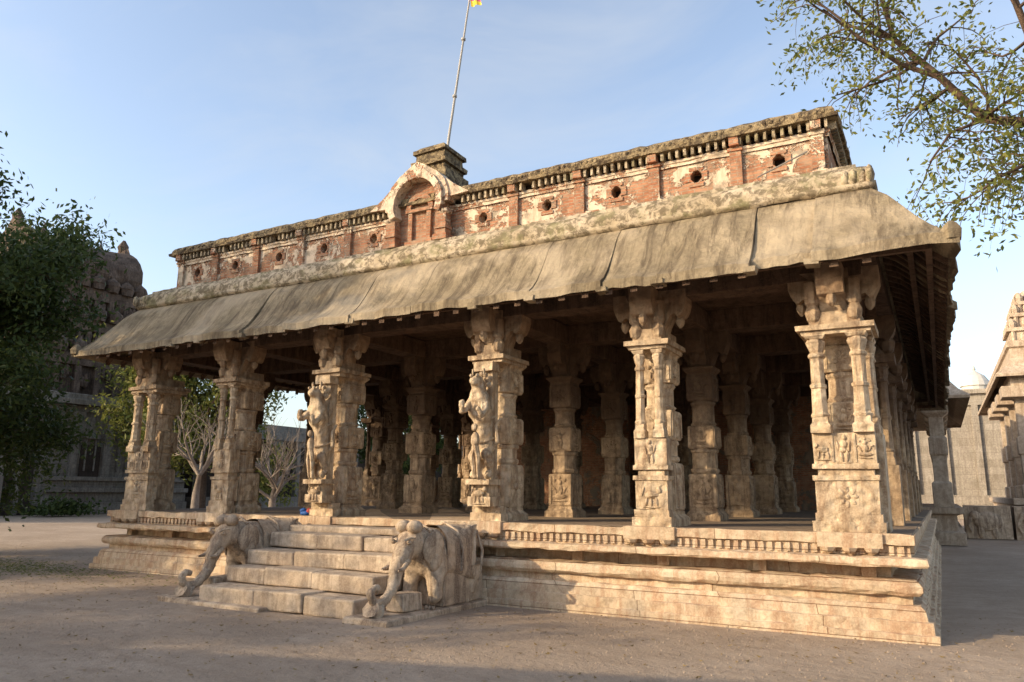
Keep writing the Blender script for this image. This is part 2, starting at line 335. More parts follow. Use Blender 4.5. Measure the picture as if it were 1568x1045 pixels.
def comp(cx,cy,kind,seed,hw=.25,sp=.14,r=.062):
    b=HP+.012
    pier(mb,cx,cy+.2,.22 if hw>.3 else .24,seed,3.66)
    fy=cy-.24
    mb.box(cx-hw-.03,cx+hw+.03,fy-.1,fy+.1,b,b+.12,0,.006); mb.box(cx-hw,cx+hw,fy-.085,fy+.1,b+.12,b+.22)
    if kind=='col':
        mb.box(cx-hw+.02,cx+hw-.02,fy-.07,fy+.16,b+.22,b+.62,0,.006)
        relief(mb,cx,fy-.07,b+.24,.36,0,-1,0,seed,('seated','beast','rosette')[seed%3])
        mb.box(cx-hw,cx+hw,fy-.095,fy+.16,b+.62,b+.68,0,.004); mb.box(cx-hw+.06,cx+hw-.06,fy-.05,fy+.16,b+.68,b+.76); mb.box(cx-hw,cx+hw,fy-.095,fy+.16,b+.76,b+.82,0,.004)
        mb.box(cx-hw+.02,cx+hw-.02,fy-.075,fy+.16,b+.82,b+1.2,0,.006); relief(mb,cx,fy-.075,b+.83,.36,0,-1,0,seed+3,'standing')
        if hw>.3:
            for q in (-1,1): relief(mb,cx+q*.24,fy-.075,b+.86,.28,0,-1,0,seed+4+q); mb.box(cx+q*.13-.012,cx+q*.13+.012,fy-.09,fy,b+.84,b+1.18)
        for q in (-sp,sp): colonnette(mb,cx+q,fy-.03,r,b+1.2,3.6)
    c=hw+.03
    mb.box(cx-c,cx+c,cy-.36,cy+.42,3.6,3.66,0,.008); mb.box(cx-c-.05,cx+c+.05,cy-.41,cy+.46,3.66,3.73,0,.008)
    mb.box(cx-c*.75,cx+c*.75,cy-.33,cy+.4,3.73,3.9,0,.006)
    corbel(mb,cx,cy-.05,3.85,.55,.2,((1,0),(-1,0),(0,-1)))
    for q in (-c*.6,c*.6):
        mb.lathe(cx+q,cy-.3,[(.02,3.75),(.075,3.8),(.095,3.9),(.06,3.98),(.085,4.02),(.085,4.3)],8)
kinds=['col','col','yali','yali','col','col']
for i,cx in enumerate(CXS):
    if i in (0,5): comp(cx,FY,kinds[i],i*31,.38,.245,.09)
    else: comp(cx,FY,kinds[i],i*31)
for sx,cx in ((1,CXS[5]),(-1,CXS[0])):
    b=HP+.012
    xa=cx+sx*.33
    mb.box(min(xa-.1,xa+.1),max(xa-.1,xa+.1),FY-.1,FY+.42,b,b+1.2,0,.004)
    for q in (.08,.34): colonnette(mb,xa,FY+q,.065,b+1.2,3.6)
mb.obj('front_piers',['pier'],mand,bevel=.012,jit=.0045)
ROWS=[FY+2.55*i for i in range(1,7)]
mb=MB()
for j,y in enumerate(ROWS):
    for i,cx in enumerate(CXS):
        if i in (0,5):
            sx=1 if i==5 else -1
            pier(mb,cx,y,.24,i*7+j*13,3.74); corbel(mb,cx,y,3.74,.6,.19)
            xa=cx+sx*.36; mb.box(min(xa-.13,xa+.13),max(xa-.13,xa+.13),y-.24,y+.24,HP+.01,HP+.9,0,.004)
            for q in (-.14,.14): colonnette(mb,xa,y+q,.065,HP+.9,3.6)
            mb.box(xa-.2,xa+.2,y-.3,y+.3,3.6,3.73)
            for q in (.3,.45): mb.lathe(cx+sx*q,y,[(.03,3.3+q),(.1,3.36+q),(.13,3.5+q),(.07,3.6+q)],8)
        elif y<13: pier(mb,cx,y,.23,i*7+j*13,3.74,faces=((0,-1),(1,0),)); corbel(mb,cx,y,3.74,.5,.17)
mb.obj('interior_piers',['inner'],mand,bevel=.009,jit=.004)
mb=MB()
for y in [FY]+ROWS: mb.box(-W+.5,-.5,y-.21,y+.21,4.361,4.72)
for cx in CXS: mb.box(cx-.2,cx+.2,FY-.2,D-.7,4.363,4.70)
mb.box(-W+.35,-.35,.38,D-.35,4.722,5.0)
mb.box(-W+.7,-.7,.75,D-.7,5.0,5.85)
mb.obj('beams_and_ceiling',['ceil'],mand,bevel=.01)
mb=MB(); mb.box(-13.2,-1.0,13.2,13.6,HP,4.4,0)
for q in (-11,-8.6,-6.7,-4.3,-2.2): mb.box(q-.2,q+.2,13.05,13.2,HP,4.3,0)
mb.obj('sanctum_wall',['inbrick'],mand)
# ---- eave (kapota)
mb=MB()
EP=[(-.42,5.50,5.02),(-.30,5.46,5.0),(-.12,5.28,4.92),(.02,5.07,4.80),(.16,4.86,4.64),(.30,4.68,4.50),(.44,4.54,4.39),(.56,4.46,4.34)]
def eaveslab(A,Bf,dz,do,mi=0,ns=5):
    n=len(EP); vs=[]
    jo=[random.gauss(0,.018) for _ in range(ns+1)]; jz=[random.gauss(0,.010) for _ in range(ns+1)]
    for kx in range(ns+1):
        u=kx/ns
        for b_ in (0,1):
            for t,(o,zt,zb) in enumerate(EP):
                s_=t/(n-1); oo=o+(do+jo[kx])*s_
                a=A(oo); c=Bf(oo); z=(zb if b_ else zt)+(dz+jz[kx])*s_+(0 if b_ else .012*math.sin(math.pi*u)*s_)
                vs.append((a[0]+(c[0]-a[0])*u,a[1]+(c[1]-a[1])*u,z))
    fs=[]; m2=2*n
    for kx in range(ns):
        p=kx*m2; q=p+m2
        for i in range(n-1):
            fs.append((p+i,p+i+1,q+i+1,q+i)); fs.append((p+n+i,q+n+i,q+n+i+1,p+n+i+1))
        fs.append((p+n-1,p+2*n-1,q+2*n-1,q+n-1)); fs.append((p,q,q+n,p+n))
    L=ns*m2
    for i in range(n-1):
        fs.append((i,n+i,n+i+1,i+1)); fs.append((L+i,L+i+1,L+n+i+1,L+n+i))
    mb.add(vs,fs,mi)
xs=[-W]
while xs[-1]<-3.1: xs.append(xs[-1]+random.uniform(.7,1.5))
xs=[q for q in xs if q<-2.4]+[-1.72,-.98,0]
for i in range(len(xs)-1):
    a,c=xs[i],xs[i+1]; first=i==0; last=i==len(xs)-2
    g=.003
    fa=(lambda o,a=a,first=first:((a-o if first else a+g),-o)); fb=(lambda o,c=c,last=last:((c+o if last else c-g),-o))
    dz,do=random.uniform(-.02,.015),random.uniform(-.07,.02)
    if a==-1.72: dz,do=.06,-.2
    if last: dz,do=0,0
    eaveslab(fa,fb,dz,do)
for sx in (1,-1):
    X=0 if sx==1 else -W
    ys=[0]
    while ys[-1]<D-1.2: ys.append(ys[-1]+random.uniform(.8,1.4))
    ys.append(D)
    for i in range(len(ys)-1):
        a,c=ys[i],ys[i+1]; first=i==0; last=i==len(ys)-2
        fa=(lambda o,a=a,first=first:(X+sx*o,(a-o if first else a+.006))); fb=(lambda o,c=c,last=last:(X+sx*o,(c+o if last else c-.006)))
        eaveslab(fa,fb,random.uniform(-.03,.015) if not first else 0,random.uniform(-.06,.015) if not first else 0)
fa=lambda o:(-W-o,D+o); fb=lambda o:(o,D+o); eaveslab(fa,fb,0,0)
for q in xs[1:-1]:
    if random.random()<.75: mb.box(q-.08,q+.08,-.55,-.36,4.31,4.385,0,.015)
for X,sx in ((0,1),(-W,-1)):
    mb.lathe(X+sx*.5,-.5,[(.09,4.4),(.1,4.5),(.06,4.58),(.02,4.62)],5)
mb.obj('curved_eave',['eave'],mand,bevel=.012,jit=.003)
mb=MB()
def ribs(make):
    for t in range(len(EP)-2):
        o0,_,z0=EP[t+1]; o1,_,z1=EP[t+2]
        make(o0,z0,min(o1,.46),z1)
x=-W+.2
while x<-.1:
    if not -1.8<x<-.9:
        def mk(o0,z0,o1,z1,x=x):
            mb.add([(x+a,-o,z+c) for a in (-.05,.05) for (o,z,c) in ((o0,z0,.02),(o1,z1,.02),(o1,z1,-.07),(o0,z0,-.07))],[(0,1,2,3),(7,6,5,4),(0,4,5,1),(1,5,6,2),(2,6,7,3),(3,7,4,0)])
        ribs(mk)
    x+=.36
y=.2
while y<D:
    for X,sx in ((0,1),(-W,-1)):
        def mk(o0,z0,o1,z1):
            mb.add([(X+sx*o,y+a,z+c) for a in (-.05,.05) for (o,z,c) in ((o0,z0,.02),(o1,z1,.02),(o1,z1,-.07),(o0,z0,-.07))],[(0,1,2,3),(7,6,5,4),(0,4,5,1),(1,5,6,2),(2,6,7,3),(3,7,4,0)])
        ribs(mk)
    y+=.36
for o,z in ((.1,4.60),(.3,4.42)):
    mb.ring(-W-o,o,-o,D+o,[(0,z-.03),(0,z+.04),(.07,z+.06),(.07,z-.03),(0,z-.03)],0)
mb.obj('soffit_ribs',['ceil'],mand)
# ---- roll moulding
mb=MB(); rp=[(.30,5.46),(.25,5.49),(.235,5.54),(.275,5.56),(.26,5.60),(.275,5.70),(.34,5.79),(.43,5.84),(.46,5.85),(.47,5.90),(.62,5.93),(.9,5.95)]
mb.ring(-W,0,0,D,rp,0,False,110,.006)
for X,sx in ((0,-1),(-W,1)):
    for a in range(4): mb.ball(X+sx*(.3+.02*a),.3+.1*a-.1,5.64,.05,.06,.12,0,6); mb.ball(X+sx*(.3+.1*a),.28,5.64,.06,.05,.12,0,6)
mb.obj('roll_moulding',['roll'],mand,smooth=True)
# ---- parapet wall
PY=.82; mb=MB()
NX=[-1.48,-2.68,-3.97,-5.2,-6.45]; NX=sorted(NX+[-W-q for q in NX])
hz,hh,hw=6.30,.10,.085
def wallseg(x0,x1): mb.box(x0,x1,PY,PY+.35,5.93,6.62)
prev=-W+PY
for nx in NX:
    wallseg(prev,nx-hw)
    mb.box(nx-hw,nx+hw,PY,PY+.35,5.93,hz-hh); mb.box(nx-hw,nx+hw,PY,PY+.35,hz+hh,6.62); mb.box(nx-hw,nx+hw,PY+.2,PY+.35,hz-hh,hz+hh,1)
    prev=nx+hw
wallseg(prev,-PY)
mb.box(-PY-.35,-PY,PY+.35,D-PY,5.93,6.62); mb.box(-W+PY,-W+PY+.35,PY+.35,D-PY,5.93,6.62); mb.box(-W+PY,-PY,D-PY-.3,D-PY,5.93,6.62)
mb.obj('parapet_wall',['wall','void'],mand)
mb=MB()
for nx in NX:
    t=.02
    w=.17
    for (a,b_,c,d) in ((-w,-hw,hz-.07,hz+.07),(hw,w,hz-.07,hz+.07),(-.11,.11,hz+hh,hz+.15),(-.11,.11,hz-.16,hz-hh)):
        mb.box(nx+a,nx+b_,PY-t,PY,c,d)
    for sg in(-1,1):
        for sz in (-1,1): mb.add([(nx+sg*hw,PY-t+.002,hz+sz*hh),(nx+sg*hw*.3,PY-t+.002,hz+sz*hh),(nx+sg*hw,PY-t+.002,hz+sz*hh*.35),(nx+sg*hw,PY+.05,hz+sz*hh),(nx+sg*hw*.3,PY+.05,hz+sz*hh),(nx+sg*hw,PY+.05,hz+sz*hh*.35)],[(0,1,2),(3,5,4),(1,4,5,2)])
x=-W+.95
while x<-.9:
    L=random.uniform(.3,1.1)
    if random.random()<.85: mb.box(x,min(x+L,-.85),PY-.045,PY,5.935,5.935+random.uniform(.05,.12),0,.006)
    x+=L+.05
mb.obj('niche_surrounds',['brick'],mand,jit=.004)
PX=[-.95,-2.08,-3.33,-4.6,-5.83]; PXs=PX+[-W-q for q in PX]
for nm,mt,sel in (('brick_pilasters','brick',lambda i:i in (1,3,4,7)),('plaster_pilasters','wall',lambda i:i not in (1,3,4,7))):
    mb=MB()
    for i,px in enumerate(PXs):
        if sel(i):
            mb.box(px-.085,px+.085,PY-.06,PY,6.02,6.56,0); mb.box(px-.12,px+.12,PY-.085,PY,5.935,6.02,0); mb.box(px-.11,px+.11,PY-.08,PY,6.56,6.62,0)
            mb.box(px-.07,px+.07,PY-.15,PY,6.622,6.748)
    mb.obj(nm,[mt],mand,jit=.006)
mb=MB(); mb.ring(-W+PY,-PY,PY,D-PY,[(-.03,6.52),(-.03,6.57),(-.05,6.58),(-.05,6.62),(0,6.625)],0,False,90,.004)
mb.obj('string_course',['plas'],mand)
mb=MB(); x=-W+PY
while x<-PY:
    if abs(x-CX)>.8 and random.random()>.05: mb.box(x,x+.042,PY-.12,PY+.02,6.625,6.75,0,.006)
    x+=.118
y=PY
while y<D-PY:
    mb.box(-PY-.02,-PY+.13,y,y+.05,6.625,6.75,0); y+=.118
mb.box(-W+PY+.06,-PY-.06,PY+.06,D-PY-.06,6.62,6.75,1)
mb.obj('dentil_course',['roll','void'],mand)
mb=MB(); mb.ring(-W+PY,-PY,PY,D-PY,[(0.05,6.75),(-.17,6.75),(-.18,6.80),(-.13,6.81),(-.13,6.86),(-.10,6.92),(-.03,6.97),(.12,6.99),(.3,6.98),(.3,5.9)],0,False,120,.006)
x=-W+.8
while x<-.75:
    mb.ball(x,PY-.12,6.865,.04,.025,.035,0,6); x+=.1
mb.obj('coping',['cope'],mand)
mb=MB(); mb.box(-W+PY+.3,-PY-.3,PY+.3,D-PY-.3,5.9,6.3); mb.obj('roof_deck',['eave'],mand)
# ---- central pediment
AC=-7.74; mb=MB()
def arc(mb,cx,cz,ri,ro,a0,a1,y0,y1,mi=0,n=28,ogee=0):
    vs=[]
    for i in range(n+1):
        a=math.radians(a0+(a1-a0)*i/n); og=ogee*max(0,1-abs(math.degrees(a)-90)/28)**1.5
        for r in (ri,ro+og):
            for y in (y0,y1): vs.append((cx+r*math.cos(a),y,cz+r*math.sin(a)))
    fs=[]
    for i in range(n):
        o=i*4; p=o+4
        fs+=[(o,o+2,p+2,p),(o+1,p+1,p+3,o+3),(o+2,o+3,p+3,p+2),(o,p,p+1,o+1)]
    fs+=[(0,1,3,2),(n*4,n*4+2,n*4+3,n*4+1)]
    mb.add(vs,fs,mi)
Z0=6.72
arc(mb,AC,Z0,.47,.60,-25,205,.50,.80,0,ogee=.05)
arc(mb,AC,Z0,.60,.70,-5,185,.56,.80,0,ogee=.1)
for sg in (-1,1):
    mb.ball(AC+sg*.60,.64,Z0-.24,.13,.12,.07,0,8)
    pts=[(AC+sg*.62,Z0+.38),(AC+sg*.80,Z0+.24),(AC+sg*.98,Z0+.12),(AC+sg*1.1,Z0+.04),(AC+sg*.62,Z0+.02)]
    vs=[(a,y,b_) for y in (.6,.95) for a,b_ in pts]; n=5
    mb.add(vs,[tuple(range(n)),tuple(range(2*n-1,n-1,-1))]+[(i,(i+1)%n,n+(i+1)%n,n+i) for i in range(n)],0)
mb.obj('pediment_arch',['plas'],mand,jit=.005)
mb=MB()
arc(mb,AC,Z0,.01,.62,0,180,.74,.98,0)
mb.box(AC-.6,AC+.6,.74,.98,5.94,Z0)
for q in (-.56,.56):
    mb.box(AC+q-.1,AC+q+.1,.56,.74,6.04,Z0-.26); mb.box(AC+q-.14,AC+q+.14,.52,.74,5.94,6.04); mb.box(AC+q-.12,AC+q+.12,.53,.74,6.15,6.2)
mb.box(AC-.25,AC-.16,.68,.74,6.06,6.6); mb.box(AC+.16,AC+.25,.68,.74,6.06,6.6); mb.box(AC-.3,AC+.3,.66,.74,5.96,6.06); mb.box(AC-.3,AC+.3,.66,.74,6.6,6.66)
arc(mb,AC,6.66,.2,.3,0,180,.67,.74,0,12)
mb.obj('pediment_brick_niche',['brick'],mand,jit=.004)
mb=MB(); cpx=AC+.02
for (w,z0,z1) in ((.40,7.1,7.48),(.33,7.48,7.6),(.39,7.6,7.68),(.32,7.68,7.86),(.37,7.86,7.93)):
    mb.box(cpx-w,cpx+w,1.25-w,1.25+w,z0,z1,0,.012)
mb.lathe(cpx,1.25,[(.34,7.93),(.27,8.02),(.1,8.06)],4)
mb.obj('pediment_crown',['cope'],mand,jit=.01)
mb=MB(); mb.tube([(-1.75,.6,6.02),(-1.05,.5,6.22)],[.012,.012],5); mb.obj('iron_rod',['steel'],mand)
fp=empty('flagpole'); mb=MB()
mb.tube([(-8.68,2.5,6.3),(-8.39,2.5,8.95),(-7.9,2.5,12.4),(-7.86,2.5,12.7)],[.035,.03,.018,.012],8)
for z,x in ((8.2,-8.47),(9.9,-8.26),(11.2,-8.07)): mb.lathe(x,2.5,[(.045,z),(.045,z+.05)],8)
mb.obj('pole',['pole'],fp,smooth=True)
mb=MB()
vs=[];n=8
for i in range(n+1):
    for j in range(3): vs.append((-7.93+.26*i/n+.02*j, 2.5+.03*math.sin(i*1.1), 12.28-.16*i/n*1.2-.16*j*(1-i/n*.5)))
fs=[(i*3+j,(i+1)*3+j,(i+1)*3+j+1,i*3+j+1) for i in range(n) for j in range(2)]
mb.add(vs,fs,0)
for q,f in enumerate(mb.f): mb.m[q]=1 if q%2==0 else 0
mb.obj('pennant',['yellow','pink'],fp)
# ------------------------------------------------------------ stairs
st=empty('stone_staircase'); mb=MB(); SX=-7.9
lv=[(-2.15,.0,.24),(-1.72,.24,.47),(-1.3,.47,.70),(-.88,.70,.92)]
for i,(yf,z0,z1) in enumerate(lv):
    xa=SX-1.42
    while xa<SX+1.4:
        xb=min(xa+random.uniform(.8,1.4),SX+1.42)
        if SX+1.42-xb<.3: xb=SX+1.42
        mb.box(xa+.003,xb-.003,yf+random.uniform(-.03,.03),.1,z0-(.02 if i==0 else 0),z1+random.uniform(-.012,.012),0,.012); xa=xb
mb.box(SX-1.42,SX+1.42,-.46,.1,.92,1.02)
mb.box(SX-1.9,SX-.05,-2.32,-2.1,-.05,.035,0,.01)
mb.obj('steps',['step'],st,bevel=.025,jit=.006)
# folded cloth left beside the second pier from the stair
cl=MB(); cl.ball(-9.75,.36,HP+.05,.13,.09,.05,0,10); cl.ball(-9.66,.33,HP+.09,.07,.06,.045,1,8); cl.ball(-9.8,.32,HP+.1,.06,.05,.04,0,8)
cl.obj('folded_cloth',['blue','red'],None,smooth=True,jit=.01)
def yali(cx,parent,seed):
    y=FY-.34; j={ 'hip':((cx,y-.02,2.2),.14,.14),'belly':((cx,y-.08,2.52),.12,.13),'chest':((cx,y-.14,2.85),.165,.17),'neck':((cx,y-.22,3.12),.12,.14),
     'head':((cx,y-.31,3.31),.12,.115),'muz':((cx,y-.46,3.24),.075,.075),
     'lk':((cx-.14,y-.22,2.14),.08,.085),'lh':((cx-.14,y-.08,1.92),.05,.05),'lf':((cx-.14,y-.2,1.80),.055,.045),
     'rk':((cx+.14,y-.22,2.14),.08,.085),'rh':((cx+.14,y-.08,1.92),.05,.05),'rf':((cx+.14,y-.2,1.80),.055,.045),
     'ls':((cx-.15,y-.3,2.9),.07,.07),'le':((cx-.17,y-.46,2.78),.05,.05),'lp':((cx-.14,y-.5,2.98),.045,.04),
     'rs':((cx+.15,y-.3,2.85),.07,.07),'re':((cx+.17,y-.46,2.70),.05,.05),'rp':((cx+.14,y-.52,2.86),.045,.04)}
    e=[('hip','belly'),('belly','chest'),('chest','neck'),('neck','head'),('head','muz'),('hip','lk'),('lk','lh'),('lh','lf'),('hip','rk'),('rk','rh'),('rh','rf'),('chest','ls'),('ls','le'),('le','lp'),('chest','rs'),('rs','re'),('re','rp')]
    skin('rearing_yali',(j,e),'pier',parent,sub=3,ero=.05)
    b=HP+.24; q=MB()
    q.box(cx-.2,cx+.2,y-.2,y+.1,b,b+.14,0,.004); q.box(cx-.16,cx+.16,y-.16,y+.1,b+.14,b+.32,0,.004); q.box(cx-.21,cx+.21,y-.26,y+.1,b+.32,b+.40,0,.004)
    relief(q,cx,y-.2,b+.02,.34,0,-1,0,seed,'beast')
    q.ball(cx+.02,y-.36,2.36,.07,.06,.13,0,10); q.ball(cx+.02,y-.39,2.55,.05,.05,.06,0,10); q.tube([(cx+.02,y-.36,2.3),(cx-.04,y-.34,2.1),(cx-.02,y-.3,1.8)],[.05,.04,.03],6); q.tube([(cx+.02,y-.36,2.3),(cx+.07,y-.36,2.12),(cx+.06,y-.32,1.8)],[.05,.04,.03],6)
    for a in range(7):
        t=a/6*math.pi; q.ball(cx+.14*math.cos(t),y-.17,3.22+.17*math.sin(t),.045,.05,.05,0,6)
    for s_ in (-1,1): q.ball(cx+s_*.055,y-.4,3.35,.028,.03,.028,0,6); q.ball(cx+s_*.1,y-.27,3.42,.02,.025,.06,0,6)
    q.box(cx-.17,cx+.17,y-.14,y+.1,3.46,3.6,0,.004); q.box(cx-.13,cx+.13,y-.06,y+.12,1.7,3.46,0)
    q.tube([(cx+.1,y,2.2),(cx+.22,y-.04,2.35),(cx+.2,y-.04,2.6),(cx+.26,y,2.72)],[.03,.03,.025,.02],6)
    for z in (2.35,2.68): q.tube([(cx-.15,y-.02,z+.06),(cx-.12,y-.17,z),(cx,y-.23,z-.02),(cx+.12,y-.17,z),(cx+.15,y-.02,z+.06)],[.018]*5,5)
    q.obj('yali_pedestal',['pier'],parent,bevel=.006,jit=.003)
yali(CXS[2],mand,5); yali(CXS[3],mand,6)
def elephant(cx,parent_name):
    e=empty(parent_name); T=Matrix.Translation((cx,0,0))
    j={'mid':((0,-.62,.76),.32,.38),'rump':((0,-.2,.74),.30,.36),'shoulder':((0,-1.02,.78),.29,.35),'neck':((0,-1.22,.86),.22,.26),'head':((0,-1.40,.93),.21,.25),
       'brow':((0,-1.56,.84),.155,.16),'t1':((0,-1.68,.64),.105,.11),'t2':((0,-1.74,.44),.085,.09),'t3':((0,-1.84,.28),.075,.075),'t4':((0,-2.0,.19),.07,.07),'t5':((0,-2.16,.22),.062,.062),'t6':((0,-2.22,.34),.055,.055),'t7':((0,-2.13,.41),.05,.05),'t8':((0,-2.05,.35),.045,.045),
       'fl1':((-.2,-1.08,.5),.12,.13),'fl2':((-.21,-1.12,.3),.095,.1),'fl3':((-.21,-1.12,.1),.11,.11),'fr1':((.2,-1.08,.5),.12,.13),'fr2':((.21,-1.12,.3),.095,.1),'fr3':((.21,-1.12,.1),.11,.11),
       'hl1':((-.19,-.3,.5),.15,.16),'hl2':((-.2,-.24,.3),.1,.11),'hl3':((-.2,-.27,.1),.11,.11),'hr1':((.19,-.3,.5),.15,.16),'hr2':((.2,-.24,.3),.1,.11),'hr3':((.2,-.27,.1),.11,.11)}
    ed=[('mid','rump'),('mid','shoulder'),('shoulder','neck'),('neck','head'),('head','brow'),('brow','t1')]+[('t%d'%i,'t%d'%(i+1)) for i in range(1,8)]
    for p,a in (('fl','shoulder'),('fr','shoulder'),('hl','rump'),('hr','rump')): ed+=[(a,p+'1'),(p+'1',p+'2'),(p+'2',p+'3')]
    skin('body',(j,ed),'eleph',e,T,3,.05)
    q=MB()
    for s_ in (-1,1):
        R=Matrix.Rotation(-s_*.35,3,'Z')@Matrix.Rotation(s_*.12,3,'Y')
        q.ball(cx+s_*.25,-1.24,.84,.035,.17,.22,0,12,R); q.ball(cx+s_*.255,-1.19,.66,.03,.1,.13,0,10,R)
        q.ball(cx+s_*.13,-1.62,.93,.035,.035,.03,0,8)
        q.tube([(cx+s_*.17,-1.55,.99),(cx+s_*.15,-1.64,.985),(cx+s_*.1,-1.69,.95)],[.018,.02,.015],5)
        q.ball(cx+s_*.09,-1.46,1.12,.11,.12,.09,0,10)
        q.tube([(cx+s_*.11,-1.60,.70),(cx+s_*.13,-1.74,.60),(cx+s_*.13,-1.84,.59)],[.04,.032,.015],7)
        for y in (-1.12,-.27):
            for a in (-.06,0,.06): q.ball(cx+s_*.21+a,y-.11,.07,.03,.03,.03,0,6)
    for yy,zz in ((-.62,0),(-.1,-.03)):
        q.tube([(cx-.3,yy,.5+zz),(cx-.33,yy,.78+zz),(cx-.22,yy,1.05+zz),(cx,yy,1.15+zz),(cx+.22,yy,1.05+zz),(cx+.33,yy,.78+zz),(cx+.3,yy,.5+zz)],[.022]*7,6)
    q.tube([(cx-.2,-1.22,1.06),(cx,-1.2,1.15),(cx+.2,-1.22,1.06)],[.02]*3,5)
    q.obj('head_details',['eleph'],e,smooth=True,jit=.004)
    q=MB(); q.box(cx-.36,cx+.36,-2.32,.02,-.05,.055,0,.01); q.box(cx-.27,cx+.27,-1.0,.03,.05,.5,0,.01)
    q.box(cx-.14,cx+.14,-1.72,-1.3,.05,.28,0,.01)
    q.tube([(cx,-2.1,.1),(cx,-2.2,.16)],[.12,.1],8)
    q.obj('plinth',['eleph'],e,bevel=.02,jit=.006)
elephant(-6.14,'stone_elephant'); elephant(-9.66,'stone_elephant.001')
# ------------------------------------------------------------ ground
def nonuni(lim,n):
    t=np.linspace(-1,1,n); return np.sign(t)*(np.abs(t)**3.2)*lim
gx=nonuni(900,121)-6; gy=nonuni(900,121)-4
vs=[]
for y in gy:
    for x in gx:
        r=math.hypot(x+6,y+4)
        z=.02*noise.noise(Vector((x*.35,y*.35,0)))*(1 if r<60 else 0)-.015
        if -W-.3<x<.3 and -.1<y<D+.5: z=-.03
        vs.append((x,y,z))
n=len(gx); mb=MB(); mb.add(vs,[(j*n+i,j*n+i+1,(j+1)*n+i+1,(j+1)*n+i) for j in range(n-1) for i in range(n-1)])
mb.obj('ground',['ground'],None,smooth=True)
def scatter(name,n,region,size,mat,zoff=.006,rock=False):
    V=[];F=[]
    for i in range(n):
        x,y=region()
        if -W-.05<x<.05 and y>-.05: continue
        if -10.1<x<-5.7 and y>-2.4: continue
        s=size*random.uniform(.5,1.4); a=random.uniform(0,6.28); z=zoff+.02*noise.noise(Vector((x*.35,y*.35,0)))-.015
        o=len(V); c,d=math.cos(a)*s,math.sin(a)*s
        if rock:
            h=s*.6; V+=[(x+c,y+d,z-.01),(x-d,y+c,z-.01),(x-c,y-d,z-.01),(x+d,y-c,z-.01),(x+c*.4,y+d*.3,z+h),(x-c*.3,y-d*.4,z+h*.8)]
            F+=[(o,o+1,o+4),(o+1,o+5,o+4),(o+1,o+2,o+5),(o+2,o+3,o+5),(o+3,o+4,o+5),(o+3,o,o+4)]
        else:
            V+=[(x+c,y+d,z+random.uniform(0,.02)),(x-d*.4,y+c*.4,z),(x-c,y-d,z+random.uniform(0,.015)),(x+d*.4,y-c*.4,z+.004)]; F.append((o,o+1,o+2,o+3))
    mb=MB(); mb.add(V,F); return mb.obj(name,[mat])
reg=lambda:(random.uniform(-24,5),random.triangular(-9,3,-1.5))
scatter('fallen_leaves',3200,reg,.026,'dry')
scatter('pebbles',7000,reg,.013,'ground',.004,True)
reg2=lambda:(random.gauss(-17.5,2.2),random.gauss(-.8,.5))
scatter('dry_grass',3500,reg2,.03,'leafy')
# ------------------------------------------------------------ trees
def tree(name,base,trunk,seed,limbs,L,r0,leafmat_,leafsize,per,spread,levels=3,bark='bark',up=.15,droop=0,extra=None):
    R=random.Random(seed); e=empty(name); mb=MB(); LP=[]
    def grow(p,d,l,r,lev):
        pts=[p]; rad=[r]; n=4; cur=p
        for i in range(n):
            d=(d+Vector((R.uniform(-1,1),R.uniform(-1,1),R.uniform(-1,1)))*.28+Vector((0,0,up-droop*(1 if lev>=levels else 0)))*.5).normalized()
            cur=cur+d*l/n; pts.append(cur); rad.append(r*(1-.65*(i+1)/n))
            if lev<levels and i>=0:
                for _ in range(R.choice((1,2)) if i>0 else 1):
                    dd=(d+Vector((R.uniform(-1,1),R.uniform(-1,1),R.uniform(-.7,.9)))*.95).normalized()
                    grow(cur,dd,l*R.uniform(.5,.72),rad[-1]*.7,lev+1)
            if lev>=levels-1 and per: LP.append((cur,lev))
        mb.tube(pts,rad,6 if lev<2 else 4)
    tp=[Vector(q) for q in trunk]
    k=len(tp); mb.tube(tp,[r0*(1-.55*i/(k-1)) for i in range(k)],10)
    for (t,d,ls) in limbs:
        grow(tp[t],Vector(d).normalized(),L*ls,r0*.42,1)
    if extra:
        for pts,r in extra:
            P=[Vector(q) for q in pts]; kk=len(P); mb.tube(P,[r*(1-.6*i/(kk-1)) for i in range(kk)],8)
            for i in range(1,kk):
                for _ in range(3):
                    dd=((P[i]-P[i-1]).normalized()*.4+Vector((R.uniform(-1,1),R.uniform(-1,1),R.uniform(-.8,.8)))).normalized(); q=P[i-1].lerp(P[i],R.random())
                    grow(q,dd,L*R.uniform(.35,.6),r*.4,2)
    mb.obj('trunk_and_limbs',[bark],e,smooth=True)
    if per:
        g=np.random.default_rng(seed); C=np.array([tuple(q[0]) for q in LP]); n=len(C)
        dens=g.choice([.3,1,1.7],n)*per; cnt=dens.astype(int); idx=np.repeat(np.arange(n),cnt); T=len(idx)
        P=C[idx]+g.normal(0,spread,(T,3)); A=g.normal(size=(T,3)); A/=np.linalg.norm(A,axis=1)[:,None]; B=g.normal(size=(T,3)); B-=A*(A*B).sum(1)[:,None]; B/=np.linalg.norm(B,axis=1)[:,None]
        s=leafsize*g.uniform(.6,1.3,(T,1)); V=np.stack([P-A*s,P+B*s*.42,P+A*s,P-B*s*.42],1).reshape(-1,3)
        me=bpy.data.meshes.new('foliage'); me.vertices.add(T*4); me.vertices.foreach_set('co',V.ravel()); me.loops.add(T*4); me.loops.foreach_set('vertex_index',np.arange(T*4)); me.polygons.add(T); me.polygons.foreach_set('loop_start',np.arange(T)*4); me.polygons.foreach_set('loop_total',np.full(T,4)); me.update(calc_edges=True); me.materials.append(M[leafmat_])
        o=bpy.data.objects.new('foliage',me); COL.objects.link(o); o.parent=e
    return e
